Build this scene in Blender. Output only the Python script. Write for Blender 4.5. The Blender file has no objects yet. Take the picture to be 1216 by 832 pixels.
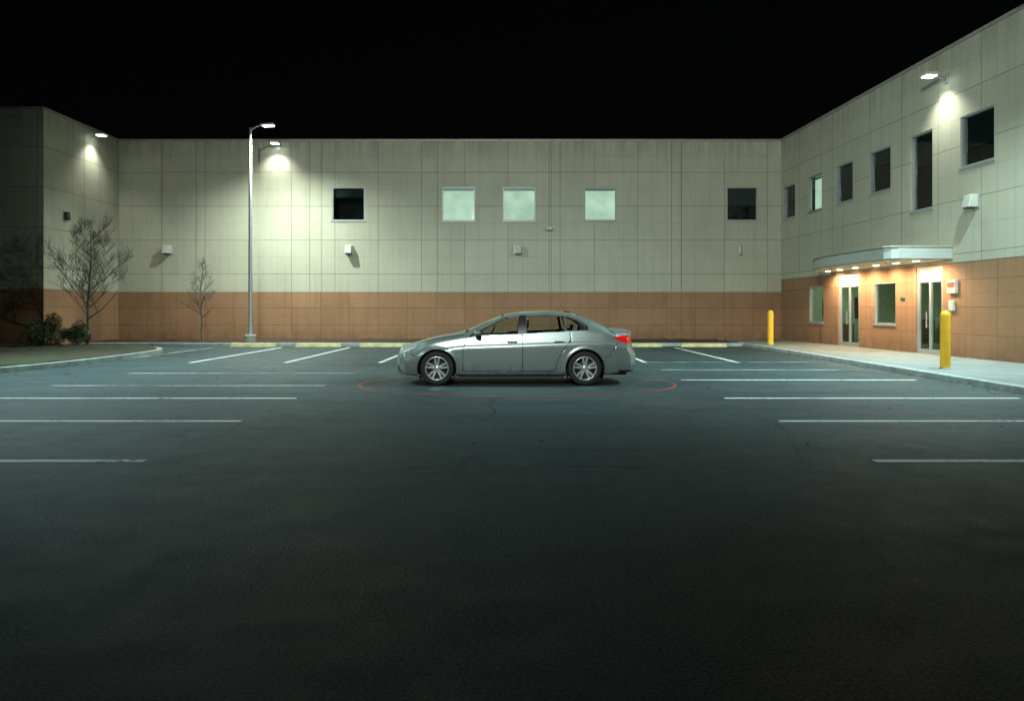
import bpy, bmesh, math, random
import numpy as np
from mathutils import Vector, Matrix
random.seed(7); np.random.seed(7)
scene=bpy.context.scene
COL=scene.collection
scene.view_settings.view_transform='Standard'
scene.view_settings.look='None'
scene.view_settings.exposure=0

# ------------------------------------------------------------------ materials
def nodes_of(m):
    m.use_nodes=True
    return m.node_tree.nodes,m.node_tree.links
def N(nt,t,**kw):
    n=nt.new(t)
    for k,v in kw.items(): setattr(n,k,v)
    return n
def simple(name,col,rough=0.5,metal=0.0,var=0.12,scale=6.0,bump=0.0,bscale=60,coat=0,spec=0.5,emit=None,estr=0):
    m=bpy.data.materials.new(name); nt,ln=nodes_of(m)
    b=nt['Principled BSDF']
    tc=N(nt,'ShaderNodeTexCoord'); nz=N(nt,'ShaderNodeTexNoise')
    nz.inputs['Scale'].default_value=scale; nz.inputs['Detail'].default_value=4
    ln.new(tc.outputs['Object'],nz.inputs['Vector'])
    mr=N(nt,'ShaderNodeMapRange')
    mr.inputs['From Min'].default_value=.3; mr.inputs['From Max'].default_value=.7
    mr.inputs['To Min'].default_value=1-var; mr.inputs['To Max'].default_value=1+var
    ln.new(nz.outputs['Fac'],mr.inputs['Value'])
    vm=N(nt,'ShaderNodeVectorMath',operation='SCALE'); vm.inputs[0].default_value=col
    ln.new(mr.outputs['Result'],vm.inputs['Scale'])
    ln.new(vm.outputs['Vector'],b.inputs['Base Color'])
    b.inputs['Roughness'].default_value=rough; b.inputs['Metallic'].default_value=metal
    b.inputs['Coat Weight'].default_value=coat; b.inputs['Specular IOR Level'].default_value=spec
    if bump>0:
        n2=N(nt,'ShaderNodeTexNoise'); n2.inputs['Scale'].default_value=bscale; n2.inputs['Detail'].default_value=3
        ln.new(tc.outputs['Object'],n2.inputs['Vector'])
        bp=N(nt,'ShaderNodeBump'); bp.inputs['Strength'].default_value=bump; bp.inputs['Distance'].default_value=.02
        ln.new(n2.outputs['Fac'],bp.inputs['Height']); ln.new(bp.outputs['Normal'],b.inputs['Normal'])
    if emit:
        b.inputs['Emission Color'].default_value=(*emit,1); b.inputs['Emission Strength'].default_value=estr
    return m
def mixrgb(nt,ln,fac,a,b,mode='MIX'):
    n=N(nt,'ShaderNodeMix',data_type='RGBA',blend_type=mode)
    for inp,v in ((0,fac),(6,a),(7,b)):
        if hasattr(v,'is_linked'): ln.new(v,n.inputs[inp])
        elif isinstance(v,(int,float)): n.inputs[inp].default_value=v
        else: n.inputs[inp].default_value=(*v,1)
    return n.outputs[2]
def math_(nt,ln,op,a,b=None,c=None):
    n=N(nt,'ShaderNodeMath',operation=op)
    for i,v in enumerate((a,b,c)):
        if v is None: continue
        if hasattr(v,'is_linked'): ln.new(v,n.inputs[i])
        else: n.inputs[i].default_value=v
    return n.outputs[0]
def ramp(nt,ln,v,a,b,ta=0,tb=1):
    n=N(nt,'ShaderNodeMapRange'); ln.new(v,n.inputs['Value'])
    n.inputs['From Min'].default_value=a;n.inputs['From Max'].default_value=b
    n.inputs['To Min'].default_value=ta;n.inputs['To Max'].default_value=tb
    return n.outputs['Result']
def noise(nt,ln,vec,scale,detail=4,rough=.55,dist=0):
    n=N(nt,'ShaderNodeTexNoise'); n.inputs['Scale'].default_value=scale
    n.inputs['Detail'].default_value=detail; n.inputs['Roughness'].default_value=rough
    n.inputs['Distortion'].default_value=dist
    ln.new(vec,n.inputs['Vector']); return n.outputs['Fac']

def asphalt_mat():
    m=bpy.data.materials.new('asphalt'); nt,ln=nodes_of(m); b=nt['Principled BSDF']
    tc=N(nt,'ShaderNodeTexCoord'); v=tc.outputs['Object']
    big=noise(nt,ln,v,.22,6,.65,.5); mid=noise(nt,ln,v,2.3,6,.75); fine=noise(nt,ln,v,50,3,.8)
    c=mixrgb(nt,ln,ramp(nt,ln,big,.38,.62),(.040,.062,.067),(.072,.103,.109))
    c=mixrgb(nt,ln,ramp(nt,ln,mid,.36,.64,.0,.7),c,(.033,.050,.055))
    mp=N(nt,'ShaderNodeMapping'); mp.inputs['Scale'].default_value=(.10,1.0,1); ln.new(v,mp.inputs['Vector'])
    st=noise(nt,ln,mp.outputs['Vector'],1.0,6,.7,.8)
    c=mixrgb(nt,ln,ramp(nt,ln,st,.49,.68,0,.6),c,(.024,.036,.040))
    spk=ramp(nt,ln,fine,.35,.65,.05,1.95)
    vm=N(nt,'ShaderNodeVectorMath',operation='SCALE'); ln.new(c,vm.inputs[0]); ln.new(spk,vm.inputs['Scale'])
    c=vm.outputs['Vector']
    nv=N(nt,'ShaderNodeTexNoise'); nv.inputs['Scale'].default_value=.9; nv.inputs['Detail'].default_value=4; ln.new(v,nv.inputs['Vector'])
    add=N(nt,'ShaderNodeMix',data_type='VECTOR'); add.inputs[0].default_value=.35
    ln.new(v,add.inputs[4]); ln.new(nv.outputs['Color'],add.inputs[5])
    cr=N(nt,'ShaderNodeTexVoronoi',feature='DISTANCE_TO_EDGE'); cr.inputs['Scale'].default_value=.36; ln.new(add.outputs[1],cr.inputs['Vector'])
    crk=ramp(nt,ln,cr.outputs['Distance'],.0,.008,1,0)
    msk=ramp(nt,ln,noise(nt,ln,v,.12,1),.46,.54)
    c=mixrgb(nt,ln,math_(nt,ln,'MULTIPLY',math_(nt,ln,'MULTIPLY',crk,msk),.8),c,(.010,.013,.014))
    ln.new(c,b.inputs['Base Color'])
    ln.new(ramp(nt,ln,mid,.36,.64,.60,.44),b.inputs['Roughness'])
    b.inputs['Specular IOR Level'].default_value=.20
    bp=N(nt,'ShaderNodeBump'); bp.inputs['Strength'].default_value=1.0; bp.inputs['Distance'].default_value=.011
    ln.new(fine,bp.inputs['Height']); ln.new(bp.outputs['Normal'],b.inputs['Normal'])
    return m
def paint_line_mat(name,col,wear=.5):
    m=bpy.data.materials.new(name); nt,ln=nodes_of(m); b=nt['Principled BSDF']
    tc=N(nt,'ShaderNodeTexCoord'); v=tc.outputs['Object']
    a=noise(nt,ln,v,14,5,.7); a2=noise(nt,ln,v,1.1,3,.6)
    f=math_(nt,ln,'ADD',math_(nt,ln,'MULTIPLY',a,.6),math_(nt,ln,'MULTIPLY',a2,.4))
    f=ramp(nt,ln,f,wear-.04,wear+.08)
    c=mixrgb(nt,ln,f,col,(.05,.070,.073))
    ln.new(c,b.inputs['Base Color']); b.inputs['Roughness'].default_value=.6
    return m
def wall_mat(name,col,col2,bw,bh,mort,mcol,offset=0.0,rough=.8,sub=None,subf=.5,bumpd=.012,stain=.25,tint=.08):
    m=bpy.data.materials.new(name); nt,ln=nodes_of(m); b=nt['Principled BSDF']
    tc=N(nt,'ShaderNodeTexCoord'); sx=N(nt,'ShaderNodeSeparateXYZ'); ln.new(tc.outputs['Object'],sx.inputs[0])
    cx=N(nt,'ShaderNodeCombineXYZ'); ln.new(sx.outputs['X'],cx.inputs['X']); ln.new(sx.outputs['Z'],cx.inputs['Y'])
    v=cx.outputs[0]
    def brick(w,h,mo,off):
        br=N(nt,'ShaderNodeTexBrick'); br.offset=off; br.squash=1
        br.inputs['Scale'].default_value=1; br.inputs['Brick Width'].default_value=w; br.inputs['Row Height'].default_value=h
        br.inputs['Mortar Size'].default_value=mo; br.inputs['Mortar Smooth'].default_value=.2
        br.inputs['Color1'].default_value=(*col,1); br.inputs['Color2'].default_value=(*col2,1); br.inputs['Mortar'].default_value=(*mcol,1)
        ln.new(v,br.inputs['Vector']); return br
    br=brick(bw,bh,mort,offset); c=br.outputs['Color']; h=br.outputs['Fac']
    wear=ramp(nt,ln,noise(nt,ln,v,.8,3,.6),.35,.65,.25,1)
    if sub:
        b2=brick(*sub); c=mixrgb(nt,ln,math_(nt,ln,'MULTIPLY',math_(nt,ln,'MULTIPLY',b2.outputs['Fac'],subf),wear),c,mcol)
        h=math_(nt,ln,'MAXIMUM',h,math_(nt,ln,'MULTIPLY',b2.outputs['Fac'],.35))
    bl=noise(nt,ln,v,.55,5,.6); c=mixrgb(nt,ln,ramp(nt,ln,bl,.4,.72,0,stain*1.2),c,tuple(k*.62 for k in col))
    mp=N(nt,'ShaderNodeMapping'); mp.inputs['Scale'].default_value=(2.2,.16,1); ln.new(v,mp.inputs['Vector'])
    stn=noise(nt,ln,mp.outputs['Vector'],1.6,4,.6); c=mixrgb(nt,ln,ramp(nt,ln,stn,.5,.75,0,stain),c,tuple(k*.5 for k in col))
    fn=noise(nt,ln,v,22,4,.7)
    vm=N(nt,'ShaderNodeVectorMath',operation='SCALE'); ln.new(c,vm.inputs[0]); ln.new(ramp(nt,ln,fn,.3,.7,1-tint,1+tint),vm.inputs['Scale'])
    c=vm.outputs['Vector']
    z=sx.outputs['Z']
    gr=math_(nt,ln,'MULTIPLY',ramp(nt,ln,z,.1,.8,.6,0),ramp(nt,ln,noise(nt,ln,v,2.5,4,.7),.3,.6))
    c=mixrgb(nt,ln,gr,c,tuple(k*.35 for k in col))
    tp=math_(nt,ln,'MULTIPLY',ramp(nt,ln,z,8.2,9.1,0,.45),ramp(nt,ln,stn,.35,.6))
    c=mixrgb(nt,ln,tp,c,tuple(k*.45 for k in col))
    ln.new(c,b.inputs['Base Color']); b.inputs['Roughness'].default_value=rough; b.inputs['Specular IOR Level'].default_value=.25
    hh=math_(nt,ln,'SUBTRACT',math_(nt,ln,'MULTIPLY',fn,.2),h)
    bp=N(nt,'ShaderNodeBump'); bp.inputs['Strength'].default_value=.7; bp.inputs['Distance'].default_value=bumpd
    ln.new(hh,bp.inputs['Height']); ln.new(bp.outputs['Normal'],b.inputs['Normal'])
    return m
def glass_mat(name,tint=(.8,.9,.88),refl=.9):
    m=bpy.data.materials.new(name); nt,ln=nodes_of(m)
    out=nt['Material Output']; nt.remove(nt['Principled BSDF'])
    t=N(nt,'ShaderNodeBsdfTransparent'); t.inputs['Color'].default_value=(*tint,1)
    g=N(nt,'ShaderNodeBsdfGlossy'); g.inputs['Roughness'].default_value=.03; g.inputs['Color'].default_value=(refl,refl,refl,1)
    lw=N(nt,'ShaderNodeFresnel'); lw.inputs['IOR'].default_value=1.5
    mx=N(nt,'ShaderNodeMixShader'); ln.new(lw.outputs[0],mx.inputs[0]); ln.new(t.outputs[0],mx.inputs[1]); ln.new(g.outputs[0],mx.inputs[2])
    ln.new(mx.outputs[0],out.inputs['Surface']); return m
def emit_mat(name,col,strength,var=0.0):
    m=bpy.data.materials.new(name); nt,ln=nodes_of(m)
    out=nt['Material Output']; nt.remove(nt['Principled BSDF'])
    e=N(nt,'ShaderNodeEmission'); e.inputs['Color'].default_value=(*col,1); e.inputs['Strength'].default_value=strength
    if var>0:
        tc=N(nt,'ShaderNodeTexCoord'); f=noise(nt,ln,tc.outputs['Object'],1.2,3)
        ln.new(ramp(nt,ln,f,.3,.7,strength*(1-var),strength*(1+var)),e.inputs['Strength'])
    ln.new(e.outputs[0],out.inputs['Surface']); return m
def mulch_mat(name,a,b_,grass=None):
    m=bpy.data.materials.new(name); nt,ln=nodes_of(m); b=nt['Principled BSDF']
    tc=N(nt,'ShaderNodeTexCoord'); v=tc.outputs['Object']
    f=noise(nt,ln,v,16,5,.75); c=mixrgb(nt,ln,ramp(nt,ln,f,.35,.65),a,b_)
    if grass:
        g=mixrgb(nt,ln,ramp(nt,ln,noise(nt,ln,v,30,4,.7),.3,.7),grass,tuple(k*.4 for k in grass))
        c=mixrgb(nt,ln,ramp(nt,ln,noise(nt,ln,v,.5,3),.45,.52),c,g)
    ln.new(c,b.inputs['Base Color']); b.inputs['Roughness'].default_value=.95
    bp=N(nt,'ShaderNodeBump'); bp.inputs['Strength'].default_value=1; bp.inputs['Distance'].default_value=.05
    ln.new(f,bp.inputs['Height']); ln.new(bp.outputs['Normal'],b.inputs['Normal']); return m

M={}
M['asphalt']=asphalt_mat()
M['line']=paint_line_mat('white_road_paint',(.80,.84,.80),.55)
M['line_worn']=paint_line_mat('worn_road_paint',(.50,.54,.52),.49)
M['red']=paint_line_mat('red_road_paint',(.50,.06,.04),.50)
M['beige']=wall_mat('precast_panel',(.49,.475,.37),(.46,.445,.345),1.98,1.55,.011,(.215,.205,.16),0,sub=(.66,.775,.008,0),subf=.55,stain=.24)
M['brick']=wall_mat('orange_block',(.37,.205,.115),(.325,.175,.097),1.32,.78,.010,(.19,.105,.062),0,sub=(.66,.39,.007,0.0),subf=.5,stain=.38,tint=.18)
M['coping']=simple('metal_coping',(.34,.33,.28),.5,.2)
M['joint']=simple('sealant',(.17,.155,.12),.9)
M['alu']=simple('aluminium_frame',(.40,.44,.44),.38,.45,.05)
M['wframe']=simple('window_frame_grey',(.26,.28,.28),.4,.3,.05)
M['darkalu']=simple('dark_frame',(.06,.065,.065),.4,.5)
M['glass']=glass_mat('window_glass',(.7,.78,.75))
M['darkroom']=simple('dark_room',(.016,.024,.030),.9)
M['blinds']=emit_mat('lit_blinds',(.64,.87,.68),.98,.18)
M['lobbywall']=simple('lobby_wall',(.5,.60,.44),.8)
M['lobbyfloor']=simple('lobby_floor',(.25,.24,.2),.3)
M['lobbylight']=emit_mat('lobby_light',(.80,1,.78),12.0)
M['wood']=simple('desk_wood',(.2,.11,.06),.5)
M['canopy']=simple('canopy_metal',(.42,.45,.42),.45,.1,.06)
M['soffit']=simple('soffit',(.7,.64,.5),.6)
M['warm']=emit_mat('warm_downlight',(1,.82,.5),22)
M['cool']=emit_mat('cool_lens',(.86,1,.93),18)
M['lampmetal']=simple('galvanised_steel',(.42,.44,.43),.45,.5,.08)
M['fixture']=simple('fixture_plastic',(.5,.5,.45),.5)
M['concrete']=simple('concrete',(.30,.30,.27),.85,0,.18,3,.5,40)
M['kerb']=simple('kerb_concrete',(.34,.38,.36),.85,0,.3,4,.5,40)
M['stop']=simple('wheel_stop_paint',(.60,.52,.26),.75,0,.25,5,.5,40)
M['yellow']=simple('yellow_bollard_paint',(.85,.47,.02),.45,0,.10,5)
M['mulch']=mulch_mat('mulch',(.030,.018,.012),(.095,.055,.035))
M['island']=mulch_mat('grass_and_mulch',(.035,.022,.015),(.10,.06,.04),(.05,.065,.025))
M['bark']=simple('bark',(.13,.115,.09),.9,0,.3,20,.5,60)
M['leaf']=simple('leaf',(.045,.065,.022),.6,0,.5,9)
M['leaf2']=simple('leaf_light',(.095,.11,.045),.6,0,.4,9)
M['deadleaf']=simple('dead_leaf',(.16,.10,.05),.8,0,.4,3)
M['paper']=simple('sign_white',(.5,.45,.38),.6)
M['redsign']=simple('sign_red',(.45,.07,.04),.5)
M['greensign']=emit_mat('exit_sign_green',(.1,.8,.35),.35)
M['roof']=simple('roofing',(.05,.05,.05),.9)

# ------------------------------------------------------------------ mesh helpers
def empty(name,loc=(0,0,0),rot=0,parent=None):
    e=bpy.data.objects.new(name,None); COL.objects.link(e); e.location=loc; e.rotation_euler=(0,0,rot)
    if parent: e.parent=parent
    return e
def mesh(name,verts,faces,mats,parent=None,idx=None,smooth=False,loc=(0,0,0),rot=(0,0,0)):
    me=bpy.data.meshes.new(name); me.from_pydata([tuple(map(float,v)) for v in verts],[],[tuple(map(int,f)) for f in faces])
    if not isinstance(mats,(list,tuple)): mats=[mats]
    for m in mats: me.materials.append(m)
    if idx is not None: me.polygons.foreach_set('material_index',np.array(idx,dtype=np.int32))
    if smooth: me.polygons.foreach_set('use_smooth',np.ones(len(me.polygons),dtype=bool))
    me.update()
    o=bpy.data.objects.new(name,me); COL.objects.link(o); o.location=loc; o.rotation_euler=rot
    if parent: o.parent=parent
    return o
BF=[(0,3,2,1),(4,5,6,7),(0,1,5,4),(1,2,6,5),(2,3,7,6),(3,0,4,7)]
def bv(x0,x1,y0,y1,z0,z1): return [(x0,y0,z0),(x1,y0,z0),(x1,y1,z0),(x0,y1,z0),(x0,y0,z1),(x1,y0,z1),(x1,y1,z1),(x0,y1,z1)]
def bevel(o,w,seg=2):
    b=o.modifiers.new('bevel','BEVEL'); b.width=w; b.segments=seg; b.limit_method='ANGLE'; return o
def box(name,x0,x1,y0,y1,z0,z1,mat,parent=None,bev=0,**k):
    o=mesh(name,bv(x0,x1,y0,y1,z0,z1),BF,mat,parent,**k)
    if bev: bevel(o,bev)
    return o
def boxes(name,lst,mat,parent=None,bev=0,**k):
    V=[];F=[]
    for b in lst:
        n=len(V); V+=bv(*b); F+=[tuple(i+n for i in f) for f in BF]
    o=mesh(name,V,F,mat,parent,**k)
    if bev: bevel(o,bev)
    return o
def lathe(name,prof,mat,parent=None,seg=32,axis='z',loc=(0,0,0),smooth=True,idx=None,closed=False):
    V=[];F=[];I=[]
    n=len(prof)
    for s in range(seg):
        a=2*math.pi*s/seg
        for r,h in prof:
            if axis=='z': V.append((r*math.cos(a),r*math.sin(a),h))
            else: V.append((r*math.cos(a),h,r*math.sin(a)))
    rng=n if closed else n-1
    for s in range(seg):
        t=(s+1)%seg
        for i in range(rng):
            j=(i+1)%n
            F.append((s*n+i,t*n+i,t*n+j,s*n+j)); 
            if idx: I.append(idx[i])
    return mesh(name,V,F,mat,parent,smooth=smooth,loc=loc,idx=I if idx else None)
def tube(name,pts,radii,mat,parent=None,res=3):
    cu=bpy.data.curves.new(name,'CURVE'); cu.dimensions='3D'; cu.bevel_depth=1; cu.bevel_resolution=res; cu.use_fill_caps=True
    s=cu.splines.new('POLY'); s.points.add(len(pts)-1)
    for i,(p,r) in enumerate(zip(pts,radii)): s.points[i].co=(*p,1); s.points[i].radius=r
    cu.materials.append(mat); o=bpy.data.objects.new(name,cu); COL.objects.link(o)
    if parent: o.parent=parent
    return o
def prism(name,poly,z0,z1,mat,parent=None,topmat=None,**k):
    n=len(poly); V=[(x,y,z0) for x,y in poly]+[(x,y,z1) for x,y in poly]
    a=sum(poly[i][0]*poly[(i+1)%n][1]-poly[(i+1)%n][0]*poly[i][1] for i in range(n))
    idx=list(range(n)) if a>0 else list(range(n))[::-1]
    F=[tuple(idx[::-1]),tuple(n+i for i in idx)]
    for q in range(n):
        i,j=idx[q],idx[(q+1)%n]; F.append((i,j,j+n,i+n))
    return mesh(name,V,F,mat,parent,**k)
def light(name,kind,loc,energy,col,target=None,parent=None,size=.15,angle=150,blend=1):
    l=bpy.data.lights.new(name,kind); l.energy=energy; l.color=col
    if kind in('SPOT','POINT'): l.shadow_soft_size=size
    if kind=='SPOT': l.spot_size=math.radians(angle); l.spot_blend=blend
    o=bpy.data.objects.new(name,l); COL.objects.link(o); o.location=loc
    if parent: o.parent=parent
    if target is not None:
        o.rotation_euler=(Vector(target)-Vector(loc)).to_track_quat('-Z','Y').to_euler()
    return o

# ------------------------------------------------------------------ ground
mesh('parking_lot_ground',[(-300,-200,0),(300,-200,0),(300,400,0),(-300,400,0)],[(0,1,2,3)],M['asphalt'])
L=[];Lw=[]
def hl(x0,x1,y,w=.12,z=.004): return [(x0,y-w/2,z),(x1,y-w/2,z),(x1,y+w/2,z),(x0,y+w/2,z)]
def vl(x,y0,y1,w=.12,z=.004): return [(x-w/2,y0,z),(x+w/2,y0,z),(x+w/2,y1,z),(x-w/2,y1,z)]
for y in (5.22,7.56,10.25,12.88,16.2): L.append(hl(3.58,8.55,y))
for y in (18.9,21.6): Lw.append(hl(3.7,8.6,y))
for y in (5.22,7.56,10.25,12.88): L.append(hl(-9.0,-3.63,y))
for y in (15.0,17.9): Lw.append(hl(-9.0,-3.66,y))
for x in (-9,-6.35,-3.7,3.75,6.35): L.append(vl(x,21.4,29.9))
for x in (-11.65,-1.05,1.1): Lw.append(vl(x,22.5,29.9))
def quads(name,Q,mat):
    V=[];F=[]
    for q in Q: n=len(V); V+=q; F.append((n,n+1,n+2,n+3))
    return mesh(name,V,F,mat)
quads('parking_lines',L,M['line']); quads('worn_parking_lines',Lw,M['line_worn'])
V=[];F=[];n=128
for i in range(n):
    a=2*math.pi*i/n
    for r in (0,.06): V.append((.1+(3.11+r)*math.cos(a),15.35+(2.2+r)*math.sin(a),.004))
for i in range(n):
    j=(i+1)%n; F.append((2*i,2*i+1,2*j+1,2*j))
mesh('painted_red_ring',V,F,M['red'])
V=[];F=[]
rg=random.Random(5)
def leafq(x,y,z,s):
    a=rg.uniform(0,6.28); c,d=math.cos(a)*s,math.sin(a)*s; k=len(V)
    V.extend([(x-c,y-d,z+rg.uniform(0,.01)),(x+d*.5,y-c*.5,z+rg.uniform(0,.02)),(x+c,y+d,z+rg.uniform(0,.01)),(x-d*.5,y+c*.5,z+rg.uniform(0,.02))]); F.append((k,k+1,k+2,k+3))
for i in range(420): leafq(rg.uniform(-12,9.2),30.9-abs(rg.gauss(0,.5)),.006,rg.uniform(.02,.05))
for i in range(200):
    y=rg.uniform(13,30); leafq(9.0+(y-13.5)*.021-abs(rg.gauss(0,.25)),y,.006,rg.uniform(.015,.04))
for i in range(200): leafq(rg.uniform(-11.4,-10.9)+rg.gauss(0,.2),rg.uniform(17,27),.006,rg.uniform(.015,.04))
for i in range(160): leafq(rg.uniform(-9,8.5),rg.uniform(8,29),.006,rg.uniform(.012,.03))
mesh('fallen_leaves',V,F,M['deadleaf'])

# left island
def smooth_poly(P,it=3):
    for _ in range(it):
        Q=[]
        for i in range(len(P)):
            a=P[i];b=P[(i+1)%len(P)]
            Q+=[(a[0]*.75+b[0]*.25,a[1]*.75+b[1]*.25),(a[0]*.25+b[0]*.75,a[1]*.25+b[1]*.75)]
        P=Q
    return P
def inset(P,d):
    n=len(P);R=[]
    a=sum(P[i][0]*P[(i+1)%n][1]-P[(i+1)%n][0]*P[i][1] for i in range(n)); s=1 if a>0 else -1
    for i in range(n):
        p=Vector(P[i-1]);q=Vector(P[(i+1)%n]);t=(q-p).normalized()
        R.append((P[i][0]-t.y*d*s,P[i][1]+t.x*d*s))
    return R
isl=smooth_poly([(-30,16),(-12.6,16),(-11.6,19),(-11.6,24),(-12.2,27.4),(-15.0,29.3),(-22,29.3),(-30,29.3)],3)
prism('island_kerb',isl,-.1,.13,M['kerb'])
ins=inset(isl,.16)
def soil(name,poly,z,mat,amp=.05,step=.22):
    bm=bmesh.new(); vs=[bm.verts.new((x,y,z)) for x,y in poly]; bm.faces.new(vs)
    xs=[p[0] for p in poly]; ys=[p[1] for p in poly]
    x=min(xs)+step
    while x<max(xs):
        bmesh.ops.bisect_plane(bm,geom=bm.verts[:]+bm.edges[:]+bm.faces[:],plane_co=(x,0,0),plane_no=(1,0,0)); x+=step
    y=min(ys)+step
    while y<max(ys):
        bmesh.ops.bisect_plane(bm,geom=bm.verts[:]+bm.edges[:]+bm.faces[:],plane_co=(0,y,0),plane_no=(0,1,0)); y+=step
    for v in bm.verts:
        if not v.is_boundary: v.co.z+=.02+random.random()*amp
    bmesh.ops.recalc_face_normals(bm,faces=bm.faces[:])
    me=bpy.data.meshes.new(name); bm.to_mesh(me); bm.free(); me.materials.append(mat)
    me.polygons.foreach_set('use_smooth',np.ones(len(me.polygons),dtype=bool))
    o=bpy.data.objects.new(name,me); COL.objects.link(o)
    if me.polygons[0].normal.z<0: me.flip_normals()
    return o
soil('island_soil',ins,.135,M['island'],.06,.25)
box('bed_kerb',-17.99,9.38,31.0,31.16,-.1,.13,M['kerb'],bev=.02)
soil('planting_bed',[(-17.99,31.16),(9.38,31.16),(9.38,34.98),(-17.99,34.98)],.105,M['mulch'],.05,.3)
def rwx(Y): return 12.32+.0473*(35-Y)
sw=[(8.85,2),(9.19,13.5),(9.56,31),(9.56,34.99),(12.30,34.99),(rwx(7)-.01,7.0),(rwx(2),2)]
def slab_mat():
    m=bpy.data.materials.new('sidewalk_slab'); nt,ln=nodes_of(m); b=nt['Principled BSDF']
    tc=N(nt,'ShaderNodeTexCoord'); v=tc.outputs['Object']
    br=N(nt,'ShaderNodeTexBrick'); br.offset=0; br.inputs['Scale'].default_value=1
    br.inputs['Brick Width'].default_value=1.6; br.inputs['Row Height'].default_value=1.6; br.inputs['Mortar Size'].default_value=.012
    br.inputs['Color1'].default_value=(.22,.245,.235,1); br.inputs['Color2'].default_value=(.19,.21,.205,1); br.inputs['Mortar'].default_value=(.06,.06,.055,1)
    ln.new(v,br.inputs['Vector'])
    c=mixrgb(nt,ln,ramp(nt,ln,noise(nt,ln,v,1.5,6,.65),.4,.7,0,.6),br.outputs['Color'],(.11,.125,.12))
    ln.new(c,b.inputs['Base Color']); b.inputs['Roughness'].default_value=.8; return m
prism('sidewalk',sw,-.1,.12,slab_mat())
kx=[(8.69,2),(9.03,13.5),(9.40,31),(9.40,34.99)]
kin=[(9.56,34.99),(9.56,31),(9.19,13.5),(8.85,2)]
bevel(prism('sidewalk_kerb',kx+kin,-.1,.126,M['kerb']),.02)
for cx in (-10.3,-7.7,-5.05,-2.4,.0,2.45,5.05,7.65):
    o=mesh('wheel_stop',[(-.92,-.09,0),(.92,-.09,0),(.92,.09,0),(-.92,.09,0),(-.88,-.055,.15),(.88,-.055,.15),(.88,.055,.15),(-.88,.055,.15)],BF,M['stop'],loc=(cx+random.uniform(-.08,.08),30.35+random.uniform(-.05,.05),.002),rot=(0,0,random.uniform(-.02,.02)))
    bevel(o,.015)

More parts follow.
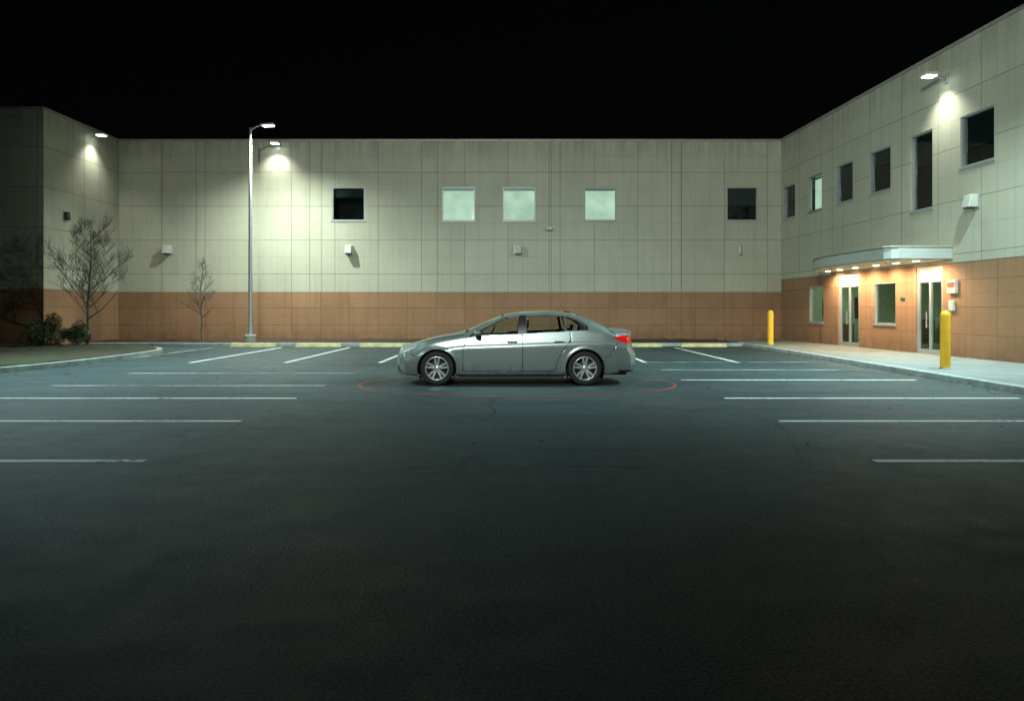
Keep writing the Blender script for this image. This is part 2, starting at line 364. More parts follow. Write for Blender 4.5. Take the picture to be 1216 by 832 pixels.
# ------------------------------------------------------------------ building
B=empty('commercial_building')
H=9.16
simpleblind=simple('blind_slat',(.05,.065,.07),.7)
def wall(name,origin,ang,length,band,ops=(),joints=(),parent=B):
    W=empty(name,(origin[0],origin[1],0),ang,parent)
    xs=sorted({0,length}|{o[0] for o in ops}|{o[1] for o in ops}); zs=sorted({-.1,band,H}|{o[2] for o in ops}|{o[3] for o in ops})
    V=[];F=[];I=[]
    def quad(a,b,c,d,mi):
        n=len(V); V.extend([a,b,c,d]); F.append((n,n+1,n+2,n+3)); I.append(mi)
    for i in range(len(xs)-1):
        for j in range(len(zs)-1):
            cx=(xs[i]+xs[i+1])/2; cz=(zs[j]+zs[j+1])/2
            if any(o[0]<cx<o[1] and o[2]<cz<o[3] for o in ops): continue
            quad((xs[i],0,zs[j]),(xs[i+1],0,zs[j]),(xs[i+1],0,zs[j+1]),(xs[i],0,zs[j+1]),1 if cz<band else 0)
    D=.16
    for x0,x1,z0,z1,k in ops:
        mi=1 if z1<=band+.05 else 0
        quad((x0,0,z0),(x0,0,z1),(x0,D,z1),(x0,D,z0),mi); quad((x1,0,z0),(x1,D,z0),(x1,D,z1),(x1,0,z1),mi)
        quad((x0,0,z1),(x1,0,z1),(x1,D,z1),(x0,D,z1),mi); quad((x0,0,z0),(x0,D,z0),(x1,D,z0),(x1,0,z0),mi)
        f=.05; fm=M['wframe'] if k=='lit' else M['alu']
        if k!='door':
            boxes('window_frame',[(x0,x1,.02,.13,z0,z0+f),(x0,x1,.02,.13,z1-f,z1),(x0,x0+f,.022,.128,z0+f,z1-f),(x1-f,x1,.022,.128,z0+f,z1-f)],fm,W)
            box('window_sill',x0-.04,x1+.04,-.035,.02,z0-.05,z0+.003,fm,W)
            mesh('window_pane',[(x0+f,.1,z0+f),(x1-f,.1,z0+f),(x1-f,.1,z1-f),(x0+f,.1,z1-f)],[(0,1,2,3)],M['glass'],W)
            if k=='dark' or k=='lit':
                r=1.4
                mesh('room',[(x0,D,z0),(x1,D,z0),(x1,D,z1),(x0,D,z1),(x0,r,z0),(x1,r,z0),(x1,r,z1),(x0,r,z1)],[(4,5,6,7),(0,4,7,3),(1,2,6,5),(3,7,6,2),(0,1,5,4)],M['darkroom'],W)
            if k=='lit':
                mesh('blinds_sheet',[(x0,.30,z0),(x1,.30,z0),(x1,.30,z1),(x0,.30,z1)],[(0,1,2,3)],M['blinds'],W)
                boxes('blind_header',[(x0+f,x1-f,.2,.26,z1-.14,z1-.05)],M['wframe'],W)
            if k=='dark':
                sl=[]
                z=z1-.06; zend=z1-(z1-z0)*random.uniform(.25,.6)
                while z>zend:
                    sl.append((x0+.06,x1-.06,.19,.205,z-.028,z)); z-=.045
                boxes('blind_slats',sl,simpleblind,W)
        else:
            g=.07; hz=2.33; cx=(x0+x1)/2
            boxes('door_frame',[(x0,x0+g,.04,.14,z0,z1),(x1-g,x1,.04,.14,z0,z1),(x0+g,x1-g,.042,.138,z1-g,z1),(x0+g,x1-g,.042,.138,hz,hz+g),
              (cx-.05,cx+.05,.044,.134,z0,hz),(x0+g,cx-.05,.05,.13,z0,z0+.14),(cx+.05,x1-g,.05,.13,z0,z0+.14),(x0+g,x0+g+.06,.05,.13,z0+.14,hz),(x1-g-.06,x1-g,.05,.13,z0+.14,hz)],M['alu'],W)
            mesh('door_glass',[(x0+g,.09,z0),(x1-g,.09,z0),(x1-g,.09,hz),(x0+g,.09,hz)],[(0,1,2,3)],M['glass'],W)
            box('transom_panel',x0+g,x1-g,.07,.11,hz+g,z1-g,M['alu'],W)
            boxes('door_handles',[(cx-.12,cx-.09,-.02,.0,z0+.8,z0+1.3),(cx+.09,cx+.12,-.02,.0,z0+.8,z0+1.3),(cx-.12,cx-.09,0,.05,z0+.85,z0+.88),(cx+.09,cx+.12,0,.05,z0+.85,z0+.88)],M['lampmetal'],W)
    mesh('wall_face',V,F,[M['beige'],M['brick']],W,idx=I)
    js=[(x-.011,x+.011,-.003,.01,0.0,H) for x in joints]
    if not any(o[2]<band<o[3] for o in ops): js.append((0,length,-.004,.01,band-.012,band+.012))
    if js: boxes('control_joints',js,M['joint'],W)
    box('coping',0,length,-.05,.3,H,H+.10,M['coping'],W)
    return W
zw=(5.54,7.08)
Wb=wall('back_wall',(-18,35),0,30.32,2.27,
  [(9.77,11.27,*zw,'dark'),(14.8,16.31,*zw,'lit'),(17.58,19.08,*zw,'lit'),(21.31,22.77,*zw,'lit'),(27.82,29.24,*zw,'dark')],
  joints=(3.55,8.75,9.3,14.6,19.7,20.2,25.3,25.75))
Wl=wall('left_wall',(-18,29.4),math.pi/2,5.6,2.27,joints=(2.8,))
Wf=wall('left_front_wall',(-42,29.4),0,24.0,2.27,joints=(6,12,18))
ra=math.atan2(-1,.0473)
zr=(5.55,7.02)
Wr=wall('right_wall',(12.32,35),ra,28.0,2.85,
  [(.22,1.5,*zr,'dark'),(2.84,4.1,*zr,'lit'),(5.32,6.64,*zr,'dark'),(7.85,9.23,*zr,'dark'),(10.43,11.6,4.6,7.02,'dark'),(12.95,14.4,*zr,'dark'),
   (18.2,19.6,*zr,'dark'),
   (2.92,4.24,.95,2.45,'lobby'),(5.5,7.1,.12,2.80,'door'),(8.14,9.54,.98,2.42,'lobby'),(10.7,12.1,.12,2.80,'door')],
  joints=(5.0,9.9,15.6,21))
ex=12.32+.0473*28; ey=35-28*.9989
box('right_return_wall',ex+.02,ex+20,ey-.02,ey+.1,-.1,H,M['beige'],B)
mesh('building_roof',[(-18,35.1,9.0),(12.3,35.1,9.0),(ex+.2,ey+.2,9.0),(45,ey+.2,9.0),(45,60,9.0),(-42,60,9.0),(-42,29.6,9.0),(-18.1,29.6,9.0)],[(0,1,2,3,4,5,6,7)],M['roof'],B)
mesh('lobby_room',[(2.2,.2,.11),(13.4,.2,.11),(13.4,4.6,.11),(2.2,4.6,.11),(2.2,.2,2.82),(13.4,.2,2.82),(13.4,4.6,2.82),(2.2,4.6,2.82)],
   [(0,1,2,3),(4,7,6,5),(2,6,7,3),(0,3,7,4),(1,5,6,2)],[M['lobbywall'],M['lobbyfloor']],Wr,idx=[1,0,0,0,0])
boxes('lobby_light_panels',[(x,x+1.0,1.2,1.7,2.78,2.80) for x in (3.2,6.2,9.0,11.6)],M['lobbylight'],Wr)
boxes('lobby_furniture',[(4.3,4.9,3.6,4.2,.11,1.1),(8.3,9.8,3.9,4.4,.11,1.0),(2.6,3.0,1.2,1.9,.11,.9)],M['wood'],Wr)
boxes('lobby_posters',[(2.205,2.23,.9,1.5,1.2,1.9),(2.205,2.23,2.3,3.0,1.1,2.0),(6.3,7.0,4.55,4.59,1.2,2.0)],M['darkalu'],Wr)
cp=[(12.6,0),(12.6,-1.62),(12.5,-1.80),(12.3,-1.92),(11,-1.96),(9.6,-1.96),(8.2,-1.85),(7.0,-1.6),(6.0,-1.2),(5.2,-.7),(4.7,0)]
bevel(prism('entrance_canopy',cp,2.97,3.30,M['canopy'],Wr),.02)
cp2=[(x*.985+.12,y*.94) for x,y in cp]; cp2[0]=(12.4,-.01); cp2[-1]=(4.9,-.01)
prism('canopy_soffit',cp2,2.945,2.975,M['soffit'],Wr)
bevel(prism('canopy_top_band',[(x*1.004-.03,y*1.03) for x,y in cp],3.302,3.36,M['coping'],Wr),.01)
for i,(sx,sy) in enumerate([(5.7,-.50),(6.9,-.62),(8.2,-.7),(9.6,-.7),(10.9,-.75),(12.0,-.75)]):
    lathe('downlight_lens',[(0.001,2.932),(.085,2.934),(.095,2.944)],M['warm'],Wr,16,loc=(sx,sy,0))
    light('downlight',"SPOT",(sx,sy,2.87),200,(1,.78,.48),(sx,sy+.6,0),Wr,.05,165,.6)
def wallbox(W,x,z,w=.26,h=.34,d=.2,mat=None):
    e=empty('wall_fixture',(x,0,z),0,W)
    o=mesh('housing',[(-w/2,-d,-h*.5),(w/2,-d,-h*.5),(w/2,0,-h*.5),(-w/2,0,-h*.5),(-w/2,-d*.75,h*.5),(w/2,-d*.75,h*.5),(w/2,0,h*.5),(-w/2,0,h*.5)],BF,mat or M['fixture'],e); bevel(o,.025)
    box('back_plate',-w*.62,w*.62,-.03,-.002,-h*.56,h*.56,M['lampmetal'],e,.008)
    box('lens',-w*.36,w*.36,-d*.9,-d*.3,-h*.5-.035,-h*.5+.01,M['darkalu'],e)
for x in (2.3,10.57,18.27): wallbox(Wb,x,4.22,.3,.38,.42)
wallbox(Wb,28.45,4.2,.12,.4,.1,M['alu'])
wallbox(Wl,1.4,5.26,.22,.3,.2,M['darkalu'])
wallbox(Wr,13.6,4.52,.32,.36,.3)
sc=empty('security_camera',(19.73,0,5.16),0,Wb)
box('bracket',-.05,.05,-.16,-.002,-.05,.05,M['fixture'],sc,.01)
box('camera_body',-.20,.10,-.30,-.16,-.07,.07,M['fixture'],sc,.03)
box('camera_lens',-.22,-.195,-.27,-.19,-.04,.04,M['darkalu'],sc,.005)
box('intercom_panel',12.45,12.85,-.10,-.002,1.95,2.35,M['paper'],Wr,.015)
box('red_notice',12.5,12.8,-.112,-.10,2.15,2.28,M['redsign'],Wr)
box('card_reader',12.5,12.72,-.08,-.002,1.45,1.75,M['fixture'],Wr,.015)
box('exit_notice',9.85,10.1,-.02,-.002,1.78,1.88,M['greensign'],Wr)
def wallpack(W,x,z,energy,arm=.3,angle=112):
    e=empty('wall_light',(x,0,z),0,W)
    tube('arm',[(0,-.003,-.12),(0,-arm*.5,-.03),(0,-arm,0)],[.03,.025,.025],M['lampmetal'],e)
    box('wall_plate',-.09,.09,-.03,-.001,-.22,-.02,M['lampmetal'],e,.005)
    box('head',-.2,.2,-arm-.36,-arm+.05,.0,.10,M['fixture'],e,.03)
    box('lens',-.15,.15,-arm-.30,-arm+.0,-.022,-.003,M['cool'],e)
    light('wall_light_lamp','SPOT',(0,-arm-.22,-.09),energy,(.95,1,.88),(0,-arm-.22+.10,-1.09),e,.07,angle,1)
wallpack(Wb,7.3,8.98,330)
wallpack(Wl,3.3,8.92,260)
wallpack(Wr,12.3,8.40,380,.38)

# ------------------------------------------------------------------ street lamps
def street_lamp(loc,h,armdir,energy,target=None,angle=140,col=(.74,1,.95),blend=.8):
    e=empty('street_lamp',loc)
    lathe('concrete_base',[(0.001,.32),(.2,.32),(.24,.28),(.24,-.1)],M['concrete'],e,24,smooth=False)
    lathe('base_plate',[(.0,.36),(.16,.36),(.16,.322)],M['lampmetal'],e,12,smooth=False)
    lathe('pole',[(.085,.36),(.075,3),(.062,6),(.05,h),(.001,h+.02)],M['lampmetal'],e,16)
    a=Vector(armdir); 
    pts=[Vector((0,0,h-.15)),Vector((0,0,h-.02))+a*.12,Vector((0,0,h+.06))+a*.3,Vector((0,0,h+.1))+a*.5]
    tube('arm',pts,[.035,.033,.03,.028],M['lampmetal'],e)
    ang=math.atan2(a.y,a.x)
    hd=empty('head',(a.x*.45,a.y*.45,h+.1),ang,e)
    o=mesh('housing',[(0,-.09,-.05),(.62,-.13,-.03),(.62,.13,-.03),(0,.09,-.05),(0,-.07,.05),(.56,-.09,.06),(.56,.09,.06),(0,.07,.05)],BF,M['fixture'],hd); bevel(o,.025,3)
    box('lens',.12,.54,-.095,.095,-.068,-.045,M['cool'],hd)
    p=(a.x*.8,a.y*.8,h-.02)
    light('lamp','SPOT',p,energy,col,(p[0],p[1],0) if target is None else tuple(Vector(target)-Vector(loc)),e,.12,angle,blend)
    return e
street_lamp((-10.8,31.6,.13),8.85,(1,-.15,0),5200,col=(.86,1,.90),angle=150,blend=1)
# added fill lamps on unseen poles, to brighten the lot and back wall
street_lamp((-14.6,18.4,.13),9.2,(1,.1,0),11000,target=(-5.5,20.5,0),angle=124,blend=1,col=(.70,1,.97))
street_lamp((12.2,17.0,.12),9.2,(-1,.1,0),11000,target=(5.5,20.0,0),angle=124,blend=1,col=(.70,1,.97))
street_lamp((-3,-4,0),10.5,(0,1,0),23000,target=(3.5,33,8),angle=76,blend=1,col=(.90,1,.94))  # added flood behind the camera, aimed to fill the back wall evenly

# ------------------------------------------------------------------ bollards
def bollard(x,y):
    e=empty('yellow_bollard',(x,y,.12))
    lathe('post',[(.11,0),(.11,1.22),(.10,1.28),(.07,1.325),(.03,1.345),(.001,1.35)],M['yellow'],e,24)
    lathe('collar',[(.13,0),(.13,.02),(.112,.025)],M['concrete'],e,24)
bollard(10.05,17.75); bollard(10.1,29.9)

# ------------------------------------------------------------------ vegetation
def bare_tree(loc,h,spread,seed,r0=.06,clear=.28,gen=5,nb=14):
    rnd=random.Random(seed)
    cu=bpy.data.curves.new('bare_tree','CURVE'); cu.dimensions='3D'; cu.bevel_depth=1; cu.bevel_resolution=0; cu.use_fill_caps=False
    def add(pts,rad):
        s=cu.splines.new('POLY'); s.points.add(len(pts)-1)
        for i,(p,r) in enumerate(zip(pts,rad)): s.points[i].co=(*p,1); s.points[i].radius=r
    def branch(p,d,l,r,g):
        n=5; pts=[p.copy()]; rad=[r]; q=p.copy(); dd=d.copy()
        for i in range(n):
            dd=(dd+Vector((rnd.gauss(0,.10),rnd.gauss(0,.10),rnd.gauss(.05,.06)))).normalized()
            q=q+dd*(l/n); pts.append(q.copy()); rad.append(max(.004,r*(1-.62*(i+1)/n)))
        add(pts,rad)
        if g<=0: return
        k=rnd.randint(3,5)
        for c in range(k):
            t=rnd.uniform(.25,1.0); i=min(n-1,int(t*n)); o=pts[i].lerp(pts[i+1],t*n-i)
            az=rnd.uniform(0,2*math.pi); up=rnd.uniform(.25,.8)
            side=Vector((math.cos(az),math.sin(az),up*.6)).normalized()
            nd=(dd*.62+side*.62).normalized()
            branch(o,nd,l*rnd.uniform(.5,.75),max(.004,rad[i]*.6),g-1)
    pts=[];rad=[];x=y=0
    for i in range(9):
        t=i/8; pts.append(Vector((x,y,h*.86*t))); rad.append(r0*(1-.85*t)+.004); x+=rnd.gauss(0,.035);y+=rnd.gauss(0,.035)
    add(pts,rad)
    for b in range(nb):
        t=clear+(1-clear)*b/nb; f=t*8; i=min(7,int(f)); o=pts[i].lerp(pts[i+1],f-i)
        az=b*2.4+rnd.uniform(-.4,.4); up=rnd.uniform(.45,1.0)
        l=spread*(1-.6*(t-clear)/(1-clear))*rnd.uniform(.5,.72)
        branch(o,Vector((math.cos(az),math.sin(az),up)).normalized(),l,rad[i]*.45,gen-2)
    cu.materials.append(M['bark'])
    o=bpy.data.objects.new('bare_tree',cu); COL.objects.link(o); o.location=loc; return o
bare_tree((-15.75,28.4,.12),4.9,2.3,3,.065,.24,5,23)
bare_tree((-13.35,33.0,.1),4.0,1.2,11,.06,.3,4,19)
def bush(loc,rx,rz,n,seed):
    rnd=np.random.RandomState(seed); e=empty('shrub',loc)
    cl=[]
    for i in range(16):
        a=rnd.uniform(0,2*math.pi); rr=rnd.uniform(.15,.72); cl.append((rx*rr*math.cos(a),rx*rr*math.sin(a),rz*rnd.uniform(.22,.74),rnd.uniform(.28,.42)*rx))
    V=[];F=[];I=[]
    for i in range(n):
        c=cl[rnd.randint(len(cl))]; d=rnd.normal(size=3); d/=np.linalg.norm(d); r=c[3]*rnd.uniform(.55,1.12)**.7
        p=np.array(c[:3])+d*r; p[2]=max(.02,p[2])
        a=rnd.normal(size=3); a/=np.linalg.norm(a); b=np.cross(a,rnd.normal(size=3)); b/=np.linalg.norm(b)
        s=rnd.uniform(.02,.04); k=len(V)
        V+=[p-a*s,p+b*s*.5,p+a*s,p-b*s*.5]; F.append((k,k+1,k+2,k+3)); I.append(int(rnd.rand()<.3))
    mesh('leaves',V,F,[M['leaf'],M['leaf2']],e,idx=I)
    for i in range(12):
        c=cl[i]; tube('stem',[(0,0,0),(c[0]*.5,c[1]*.5,c[2]*.6),(c[0],c[1],c[2]+.1)],[.018,.012,.005],M['bark'],e,1)
bush((-17.0,27.7,.13),.85,1.4,7500,1)
bush((-15.9,28.0,.13),.58,1.0,4500,2)

# ------------------------------------------------------------------ car
def make_car(loc):
    car=empty('parked_car',loc)
    paint=bpy.data.materials.new('silver_car_paint'); nt,ln=nodes_of(paint); b=nt['Principled BSDF']
    tc=N(nt,'ShaderNodeTexCoord')
    fl=noise(nt,ln,tc.outputs['Object'],2.5,4,.6); c=mixrgb(nt,ln,fl,(.30,.365,.355),(.35,.415,.40))
    sx=N(nt,'ShaderNodeSeparateXYZ'); ln.new(tc.outputs['Object'],sx.inputs[0])
    low_tone=math_(nt,ln,'MULTIPLY',ramp(nt,ln,sx.outputs['Z'],.18,.55,1,0),ramp(nt,ln,noise(nt,ln,tc.outputs['Object'],9,5,.7),.3,.7,.2,1))  # noisy mask, strongest at the sill, darkens the lower body
    c=mixrgb(nt,ln,low_tone,c,(.10,.108,.10)); ln.new(c,b.inputs['Base Color'])
    b.inputs['Metallic'].default_value=.6; b.inputs['Roughness'].default_value=.30; b.inputs['Coat Weight'].default_value=1; b.inputs['Coat Roughness'].default_value=.04
    black=simple('black_trim',(.012,.012,.013),.35); inner=simple('interior_fabric',(.10,.095,.08),.9); seat=simple('seat_fabric',(.22,.20,.15),.9)
    rubber=simple('tyre_rubber',(.018,.018,.018),.8); alloy=simple('alloy_wheel',(.66,.69,.67),.3,.7,.05)
    hl_=simple('headlight_lens',(.65,.7,.68),.12,.3,.4,30,coat=1); tl=simple('taillight_lens',(.42,.008,.008),.18,0,.3,14,coat=1,spec=.3,emit=(1,.02,.01),estr=.22)
    cg=glass_mat('car_glass',(.76,.82,.79))
    x0,x1=-2.36,2.53; nx=430
    g=np.linspace(x0-.3,x1+.3,1200); dx=g[1]-g[0]
    def curve(pts,sig=.05):
        a=np.array(pts); y=np.interp(g,a[:,0],a[:,1]); k=int(3*sig/dx); ker=np.exp(-.5*(np.arange(-k,k+1)*dx/sig)**2); ker/=ker.sum()
        return np.convolve(np.pad(y,k,mode='edge'),ker,'valid')
    zb=curve([(-2.36,.20),(-2,.18),(0,.19),(1.8,.2),(2.53,.26)])
    zS=curve([(-2.36,.60),(-2.2,.655),(-1.9,.755),(-1.5,.85),(-1.1,.915),(-.9,.94),(0,.975),(1.475,1.04),(1.9,1.02),(2.2,.98),(2.53,.90)])
    zR=curve([(-2.36,.68),(-2.1,.76),(-1.9,.815),(-1.5,.905),(-1.1,.975),(-.95,1.0),(-.17,1.35),(.2,1.41),(.74,1.425),(1.26,1.375),(1.6,1.25),(1.96,1.09),(2.14,1.06),(2.42,1.04),(2.53,.99)],.045)
    zT=curve([(-2.36,.75),(-2.2,.80),(-1.87,.88),(-1.5,.96),(-1.1,1.03),(-.95,1.07),(-.5,1.27),(-.17,1.40),(.2,1.455),(.74,1.475),(1.26,1.42),(1.6,1.30),(1.96,1.14),(2.1,1.11),(2.43,1.09),(2.53,1.04)],.045)
    ww=curve([(-2.36,.84),(-2.1,.875),(-1.6,.91),(-1,.92),(1.2,.92),(1.8,.905),(2.2,.875),(2.53,.84)],.1)
    dd=curve([(-2.36,.12),(-1.1,.11),(-.7,.03),(1.4,.03),(1.9,.10),(2.53,.12)],.1)
    X=np.linspace(x0,x1,nx)
    f=lambda c: np.interp(X,g,c)
    zb,zS,zR,zT,ww,dd=map(f,(zb,zS,zR,zT,ww,dd))
    nL,nM,nU=58,34,34
    v=np.linspace(0,1,nL); sh=np.interp(v,[0,.05,.12,.20,.30,.5,.70,.76,.80,.9,1],[.93,.962,.974,.979,.987,1.0,1.0,.994,.970,.950,.925])
    sec=[]
    for i in range(nx):
        yl=ww[i]*sh; zl=zb[i]+(zS[i]-zb[i])*v
        yS=yl[-1]; yR=yS-.40*(zR[i]-zS[i])-dd[i]
        t=np.linspace(0,1,nM+1)[1:]; bul=.022*min(1,(zR[i]-zS[i])/.3)
        ym=yS+(yR-yS)*t+bul*np.sin(np.pi*t); zm=zS[i]+(zR[i]-zS[i])*t
        t=np.linspace(0,1,nU+1)[1:]
        yu=yR*(1-t); zu=zR[i]+(zT[i]-zR[i])*(1-(1-t)**2.3)
        Y=np.concatenate([yl,ym,yu]); Z=np.concatenate([zl,zm,zu])
        for _ in range(3):
            Yp=Y.copy();Zp=Z.copy()
            Y[1:-1]=.25*Yp[:-2]+.5*Yp[1:-1]+.25*Yp[2:]; Z[1:-1]=.25*Zp[:-2]+.5*Zp[1:-1]+.25*Zp[2:]
        sec.append((Y,Z))
    n=nL+nM+nU
    Yh=np.array([s[0] for s in sec]); Zh=np.array([s[1] for s in sec])
    Yf=np.concatenate([-Yh,Yh[:,-2::-1]],1); Zf=np.concatenate([Zh,Zh[:,-2::-1]],1); m=Yf.shape[1]
    Xf=np.repeat(X[:,None],m,1)
    verts=np.stack([Xf,Yf,Zf],2).reshape(-1,3)
    I,J=np.meshgrid(np.arange(nx-1),np.arange(m-1),indexing='ij')
    a=I*m+J; faces=np.stack([a,a+1,a+m+1,a+m],2).reshape(-1,4)
    secU=np.minimum(J,m-2-J).reshape(-1)
    nc=60
    def cap(i,flip):
        nonlocal verts,faces,secU
        y=Yh[i];z=Zh[i]; cj=np.linspace(-1,1,nc)
        P=np.stack([np.full((n,nc),X[i]),y[:,None]*cj[None,:],np.repeat(z[:,None],nc,1)],2).reshape(-1,3)
        base=len(verts); A,Bq=np.meshgrid(np.arange(n-1),np.arange(nc-1),indexing='ij'); q=base+A*nc+Bq
        fq=np.stack([q,q+1,q+nc+1,q+nc],2).reshape(-1,4)
        if flip: fq=fq[:,::-1]
        verts=np.concatenate([verts,P]); faces=np.concatenate([faces,fq]); secU=np.concatenate([secU,np.full(len(fq),0)])
    cap(0,False); cap(nx-1,True)
    def sst(t): t=np.clip(t,0,1); return t*t*(3-2*t)
    xx,yy,zz=verts[:,0].copy(),verts[:,1].copy(),verts[:,2].copy()
    stx=xx.copy()
    ff=sst((-1.55-xx)/.81); fr=sst((xx-1.75)/.78)
    pf=np.interp(zz,[.15,.28,.42,.55,.68,.8,1.0],[.07,.015,0,.01,.06,.14,.2]); pr=np.interp(zz,[.2,.3,.4,.6,.72,.95,1.03,1.12],[.10,.03,0,0,.07,.10,.09,.08])
    xx+=ff*(.30*np.abs(yy/.9)**2.8+pf); xx-=fr*(.24*np.abs(yy/.9)**2.8+pr)
    verts=np.stack([xx,yy,zz],1)
    keep=np.ones(len(faces),bool)
    for wx in (-1.475,1.435):
        d=np.hypot(verts[:,0]-wx,verts[:,2]-.335); R=.385
        ins=(d<R)&(np.abs(verts[:,1])>.45)
        allin=ins[faces].all(1); anyin=ins[faces].any(1)
        keep&=~allin
        bd=np.unique(faces[anyin&~allin]); bd=bd[ins[bd]]
        s=(R/d[bd])[:,None]; c=np.array([wx,.335]); P=verts[bd][:,[0,2]]; P=c+(P-c)*s; verts[bd,0]=P[:,0]; verts[bd,2]=P[:,1]
        d=np.hypot(verts[:,0]-wx,verts[:,2]-.335); k=np.clip(1-(d-R)/.07,0,1)*(np.abs(verts[:,1])>.6)
        verts[:,1]*=1+.014*k*k*(3-2*k)
    cen=verts[faces].mean(1); cx,cy,cz=cen.T; sxn=stx[faces].mean(1)
    def inpoly(px,pz,poly):
        r=np.zeros(len(px),bool); k=len(poly)
        for i in range(k):
            xa,za=poly[i];xb,zb2=poly[(i+1)%k]
            if za==zb2: continue
            cnd=((za>pz)!=(zb2>pz))&(px<(xb-xa)*(pz-za)/(zb2-za)+xa); r^=cnd
        return r
    def nearline(px,pz,line,w):
        r=np.zeros(len(px),bool)
        for (xa,za),(xb,zb2) in zip(line[:-1],line[1:]):
            L2=(xb-xa)**2+(zb2-za)**2; t=np.clip(((px-xa)*(xb-xa)+(pz-za)*(zb2-za))/L2,0,1)
            r|=np.hypot(px-xa-t*(xb-xa),pz-za-t*(zb2-za))<w
        return r
    DLO=[(-.88,.965),(-.15,1.325),(.2,1.378),(.75,1.39),(1.1,1.36),(1.3,1.295),(1.5,1.165),(1.5,1.085),(1.1,1.062),(0,1.0)]
    fw=[(-.77,.995),(-.15,1.30),(.13,1.352),(.11,1.022),(-.5,1.0)]
    rw=[(.30,1.362),(.30,1.035),(1.03,1.072),(.97,1.358),(.75,1.368)]
    qw=[(1.09,1.08),(1.03,1.35),(1.15,1.328),(1.3,1.268),(1.44,1.165),(1.44,1.10)]
    mid=(secU>=nL-4)&(secU<nL+nM+3)
    mat=np.zeros(len(faces),int)
    mat[mid&inpoly(cx,cz,DLO)]=2
    ws=(secU>nL+nM+1)&(sxn>-.93)&(sxn<-.17); mat[ws]=2
    rs=(secU>nL+nM+1)&(sxn>1.30)&(sxn<1.96); mat[rs]=2
    glass=(mid&(inpoly(cx,cz,fw)|inpoly(cx,cz,rw)|inpoly(cx,cz,qw)))|((secU>nL+nM+3)&(sxn>-.88)&(sxn<-.22))|((secU>nL+nM+4)&(sxn>1.35)&(sxn<1.91))
    mat[glass]=1
    side=(np.abs(cy)>.5)&(mat==0)
    gaps=[[(-.90,.94),(-.96,.7),(-.97,.30)],[(-.97,.285),(.86,.285)],[(.205,1.0),(.215,.6),(.20,.29)],[(1.14,1.06),(1.17,.9),(1.06,.76),(.96,.62),(.88,.45),(.86,.29)],
          [(-2.02,.79),(-1.6,.895),(-.95,.992)],[(-1.87,.55),(-1.98,.60),(-2.0,.69)],[(1.83,.55),(1.95,.60),(2.05,.78),(2.1,.86)],[(1.95,1.085),(2.05,.985)]]
    gp=np.zeros(len(faces),bool)
    for l in gaps: gp|=nearline(cx,cz,l,.0066)
    gp&=side; mat[gp]=2
    HL=[(-2.45,.60),(-2.45,.73),(-2.1,.79),(-1.86,.815),(-1.90,.745),(-2.05,.67),(-2.2,.62)]
    mat[inpoly(cx,cz,HL)&(np.abs(cy)>.42)&(mat!=1)]=3
    TL=[(2.0,.945),(2.2,.985),(2.6,.975),(2.6,.81),(2.33,.81),(2.1,.87)]
    mat[inpoly(cx,cz,TL)&(np.abs(cy)>.38)]=4
    fc=np.arange(len(faces))>=(nx-1)*(m-1)
    mat[fc&(cx<0)&(cz>.48)&(cz<.68)&(np.abs(cy)<.40)]=2
    mat[fc&(cx<0)&(cz>.23)&(cz<.36)&(np.abs(cy)<.62)]=2
    mat[(cx>2.1)&(cz<.30)]=2
    mat[(cz<.205)&(np.abs(cx)<2.0)]=2
    cnt=np.bincount(faces[gp].ravel(),minlength=len(verts)); gv=np.where(cnt>=3)[0]
    verts[gv,1]*=.992
    def sub(name,sel,mats,remap):
        fs=faces[sel]; u,inv=np.unique(fs,return_inverse=True); inv=inv.reshape(fs.shape)
        return mesh(name,verts[u],inv,mats,car,idx=[remap[k] for k in mat[sel]],smooth=True)
    body=sub('body_shell',keep&(mat!=1),[paint,black,hl_,tl,inner,inner,inner,inner],{0:0,2:1,3:2,4:3})
    bm=bmesh.new(); bm.from_mesh(body.data); bmesh.ops.remove_doubles(bm,verts=bm.verts[:],dist=.0004); bmesh.ops.recalc_face_normals(bm,faces=bm.faces[:]); bm.to_mesh(body.data); bm.free()
    so=body.modifiers.new('thickness','SOLIDIFY'); so.thickness=.022; so.offset=-1; so.material_offset=4; so.material_offset_rim=1; so.use_rim=True
    sub('windows',mat==1,[cg],{1:0})
    box('underbody',-2.1,2.3,-.52,.52,.185,.23,black,car)
    box('rocker_pan',-1.05,1.02,-.84,.84,.165,.235,black,car)
    for wx in (-1.475,1.435):
        for s in (-1,1):
            V=[];F=[]; k=28
            for i in range(k+1):
                a=math.pi*(-.18+1.36*i/k)
                for yv in (.895,.56): V.append((wx+.392*math.cos(a),s*yv,.335+.392*math.sin(a)))
            for i in range(k): F.append((2*i,2*i+1,2*i+3,2*i+2))
            c0=len(V); V.append((wx,s*.56,.335)); 
            for i in range(k): F.append((2*i+1,c0,2*i+3))
            mesh('wheel_well',V,F,black,car,smooth=False)
    def cushion(nm,x0,x1,y0,y1,z0,z1,mt,tilt=0,bw=.05):
        cxm,cym=(x0+x1)/2,(y0+y1)/2
        o=box(nm,x0-cxm,x1-cxm,y0-cym,y1-cym,0,z1-z0,mt,car,loc=(cxm,cym,z0),rot=(0,tilt,0)); bevel(o,bw,3); return o
    for s in (-1,1):
        cushion('seat_base',-.35,.2,s*.37-.24,s*.37+.24,.38,.56,seat)
        cushion('seat_back',.10,.24,s*.37-.23,s*.37+.23,.5,1.08,seat,.18)
        cushion('headrest',.24,.33,s*.37-.12,s*.37+.12,1.11,1.29,seat,.1,.035)
        cushion('rear_headrest',1.22,1.30,s*.37-.12,s*.37+.12,1.05,1.19,seat,.2,.03)
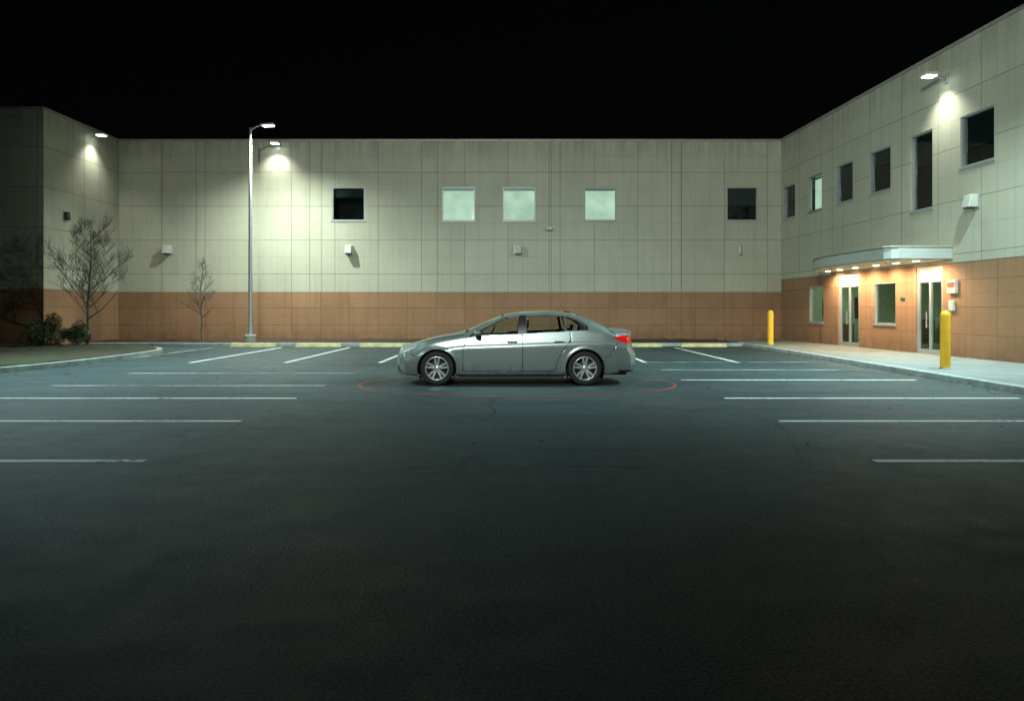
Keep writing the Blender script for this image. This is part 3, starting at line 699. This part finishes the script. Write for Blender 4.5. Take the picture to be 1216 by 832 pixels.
    cushion('rear_bench',.7,1.2,-.62,.62,.38,.55,seat); cushion('rear_back',1.08,1.22,-.62,.62,.48,1.06,seat,.22)
    cushion('dashboard',-1.0,-.58,-.74,.74,.72,.97,inner,0,.08)
    box('parcel_shelf',1.28,1.85,-.62,.62,.97,.99,inner,car)
    box('cabin_floor',-1.0,1.25,-.72,.72,.26,.29,inner,car)
    bpy.ops.mesh.primitive_torus_add(major_radius=.18,minor_radius=.014,major_segments=28,minor_segments=8)
    st=bpy.context.object; st.name='steering_wheel'; st.data.materials.append(black); st.parent=car; st.location=(-.44,.37,.98); st.rotation_euler=(0,math.radians(-65),0)
    for s in (-1,1):
        bm=bmesh.new(); bmesh.ops.create_uvsphere(bm,u_segments=20,v_segments=12,radius=1)
        for v_ in bm.verts:
            v_.co.x*=.075 if v_.co.x<0 else .045; v_.co.y*=.115; v_.co.z*=.07
            if v_.co.z<-.04: v_.co.z=-.04
        me=bpy.data.meshes.new('door_mirror'); bm.to_mesh(me); bm.free(); me.materials.append(paint)
        for p in me.polygons: p.use_smooth=True
        o=bpy.data.objects.new('door_mirror',me); COL.objects.link(o); o.parent=car; o.location=(-.66,s*1.0,1.03)
        box('mirror_stalk',-.70,-.62,min(s*.86,s*.95),max(s*.86,s*.95),.985,1.01,black,car,.006)
        for hx in (.0,.93):
            h=mesh('door_handle',bv(-.1,.1,-.014,.014,-.012,.012),BF,paint,car,loc=(hx,s*.925,.865)); bevel(h,.009,3)
            box('handle_recess',hx-.06,hx+.05,min(s*.88,s*.9035),max(s*.88,s*.9035),.848,.872,black,car,.006)
    tube('antenna',[(1.12,0,1.44),(1.0,0,1.62)],[.008,.004],black,car)
    box('antenna_base',1.08,1.2,-.03,.03,1.425,1.455,black,car,.012)
    for wx in (-1.475,1.435):
        for s in (-1,1):
            w=empty('wheel',(wx,s*.80,.337),0 if s<0 else math.pi,car)
            prof=[(.228,-.10),(.245,-.108),(.285,-.112),(.315,-.105),(.330,-.088),(.336,-.06),(.337,0),(.336,.06),(.330,.088),(.315,.105),(.26,.11),(.228,.1)]
            lathe('tyre',prof,rubber,w,64,'y')
            lathe('rim_barrel',[(.235,-.102),(.228,-.109),(.216,-.104),(.210,-.08),(.20,.06),(.228,.1)],alloy,w,64,'y')
            lathe('brake_disc',[(.001,-.01),(.14,-.01),(.14,.01)],M['darkalu'],w,32,'y',smooth=False)
            lathe('wheel_back',[(.001,.0),(.209,.0)],black,w,32,'y',smooth=False)
            lathe('hub',[(.001,-.088),(.03,-.088),(.06,-.080),(.068,-.06),(.068,.0)],alloy,w,24,'y')
            V=[];F=[]
            for k in range(10):
                a=2*math.pi*(k//2)/5+(.20 if k%2 else -.20)+math.pi/2; a0=2*math.pi*(k//2)/5+(.26 if k%2 else -.26)+math.pi/2
                c0=Vector((math.cos(a0)*.055,0,math.sin(a0)*.055)); c1=Vector((math.cos(a)*.218,0,math.sin(a)*.218))
                d=(c1-c0).normalized(); nrm=Vector((-d.z,0,d.x)); b0=len(V)
                for c,hw,yf in ((c0,.019,-.078),(c1,.024,-.096)):
                    V+=[c+nrm*hw+Vector((0,yf+.008,0)),c+nrm*hw*.5+Vector((0,yf,0)),c-nrm*hw*.5+Vector((0,yf,0)),c-nrm*hw+Vector((0,yf+.008,0)),c-nrm*hw+Vector((0,yf+.035,0)),c+nrm*hw+Vector((0,yf+.035,0))]
                for q in range(6): F.append((b0+q,b0+(q+1)%6,b0+6+(q+1)%6,b0+6+q))
            mesh('spokes',V,F,alloy,w)
    return car
make_car((0,15.92,0))

# ------------------------------------------------------------------ world
w=bpy.data.worlds.new('World'); scene.world=w; w.use_nodes=True
nt=w.node_tree.nodes; ln=w.node_tree.links
sky=nt.new('ShaderNodeTexSky'); sky.sky_type='NISHITA'; sky.sun_disc=False; sky.sun_elevation=math.radians(2); sky.sun_rotation=math.radians(200)
ln.new(sky.outputs[0],nt['Background'].inputs['Color']); nt['Background'].inputs['Strength'].default_value=.0007

# ------------------------------------------------------------------ camera
cam=bpy.data.cameras.new('camera'); co=bpy.data.objects.new('camera',cam); COL.objects.link(co)
co.location=(0,0,1.5); co.rotation_euler=(math.pi/2,0,0)
cam.sensor_width=36; cam.lens=26.9; cam.shift_y=-.0403; cam.clip_end=1000
scene.camera=co
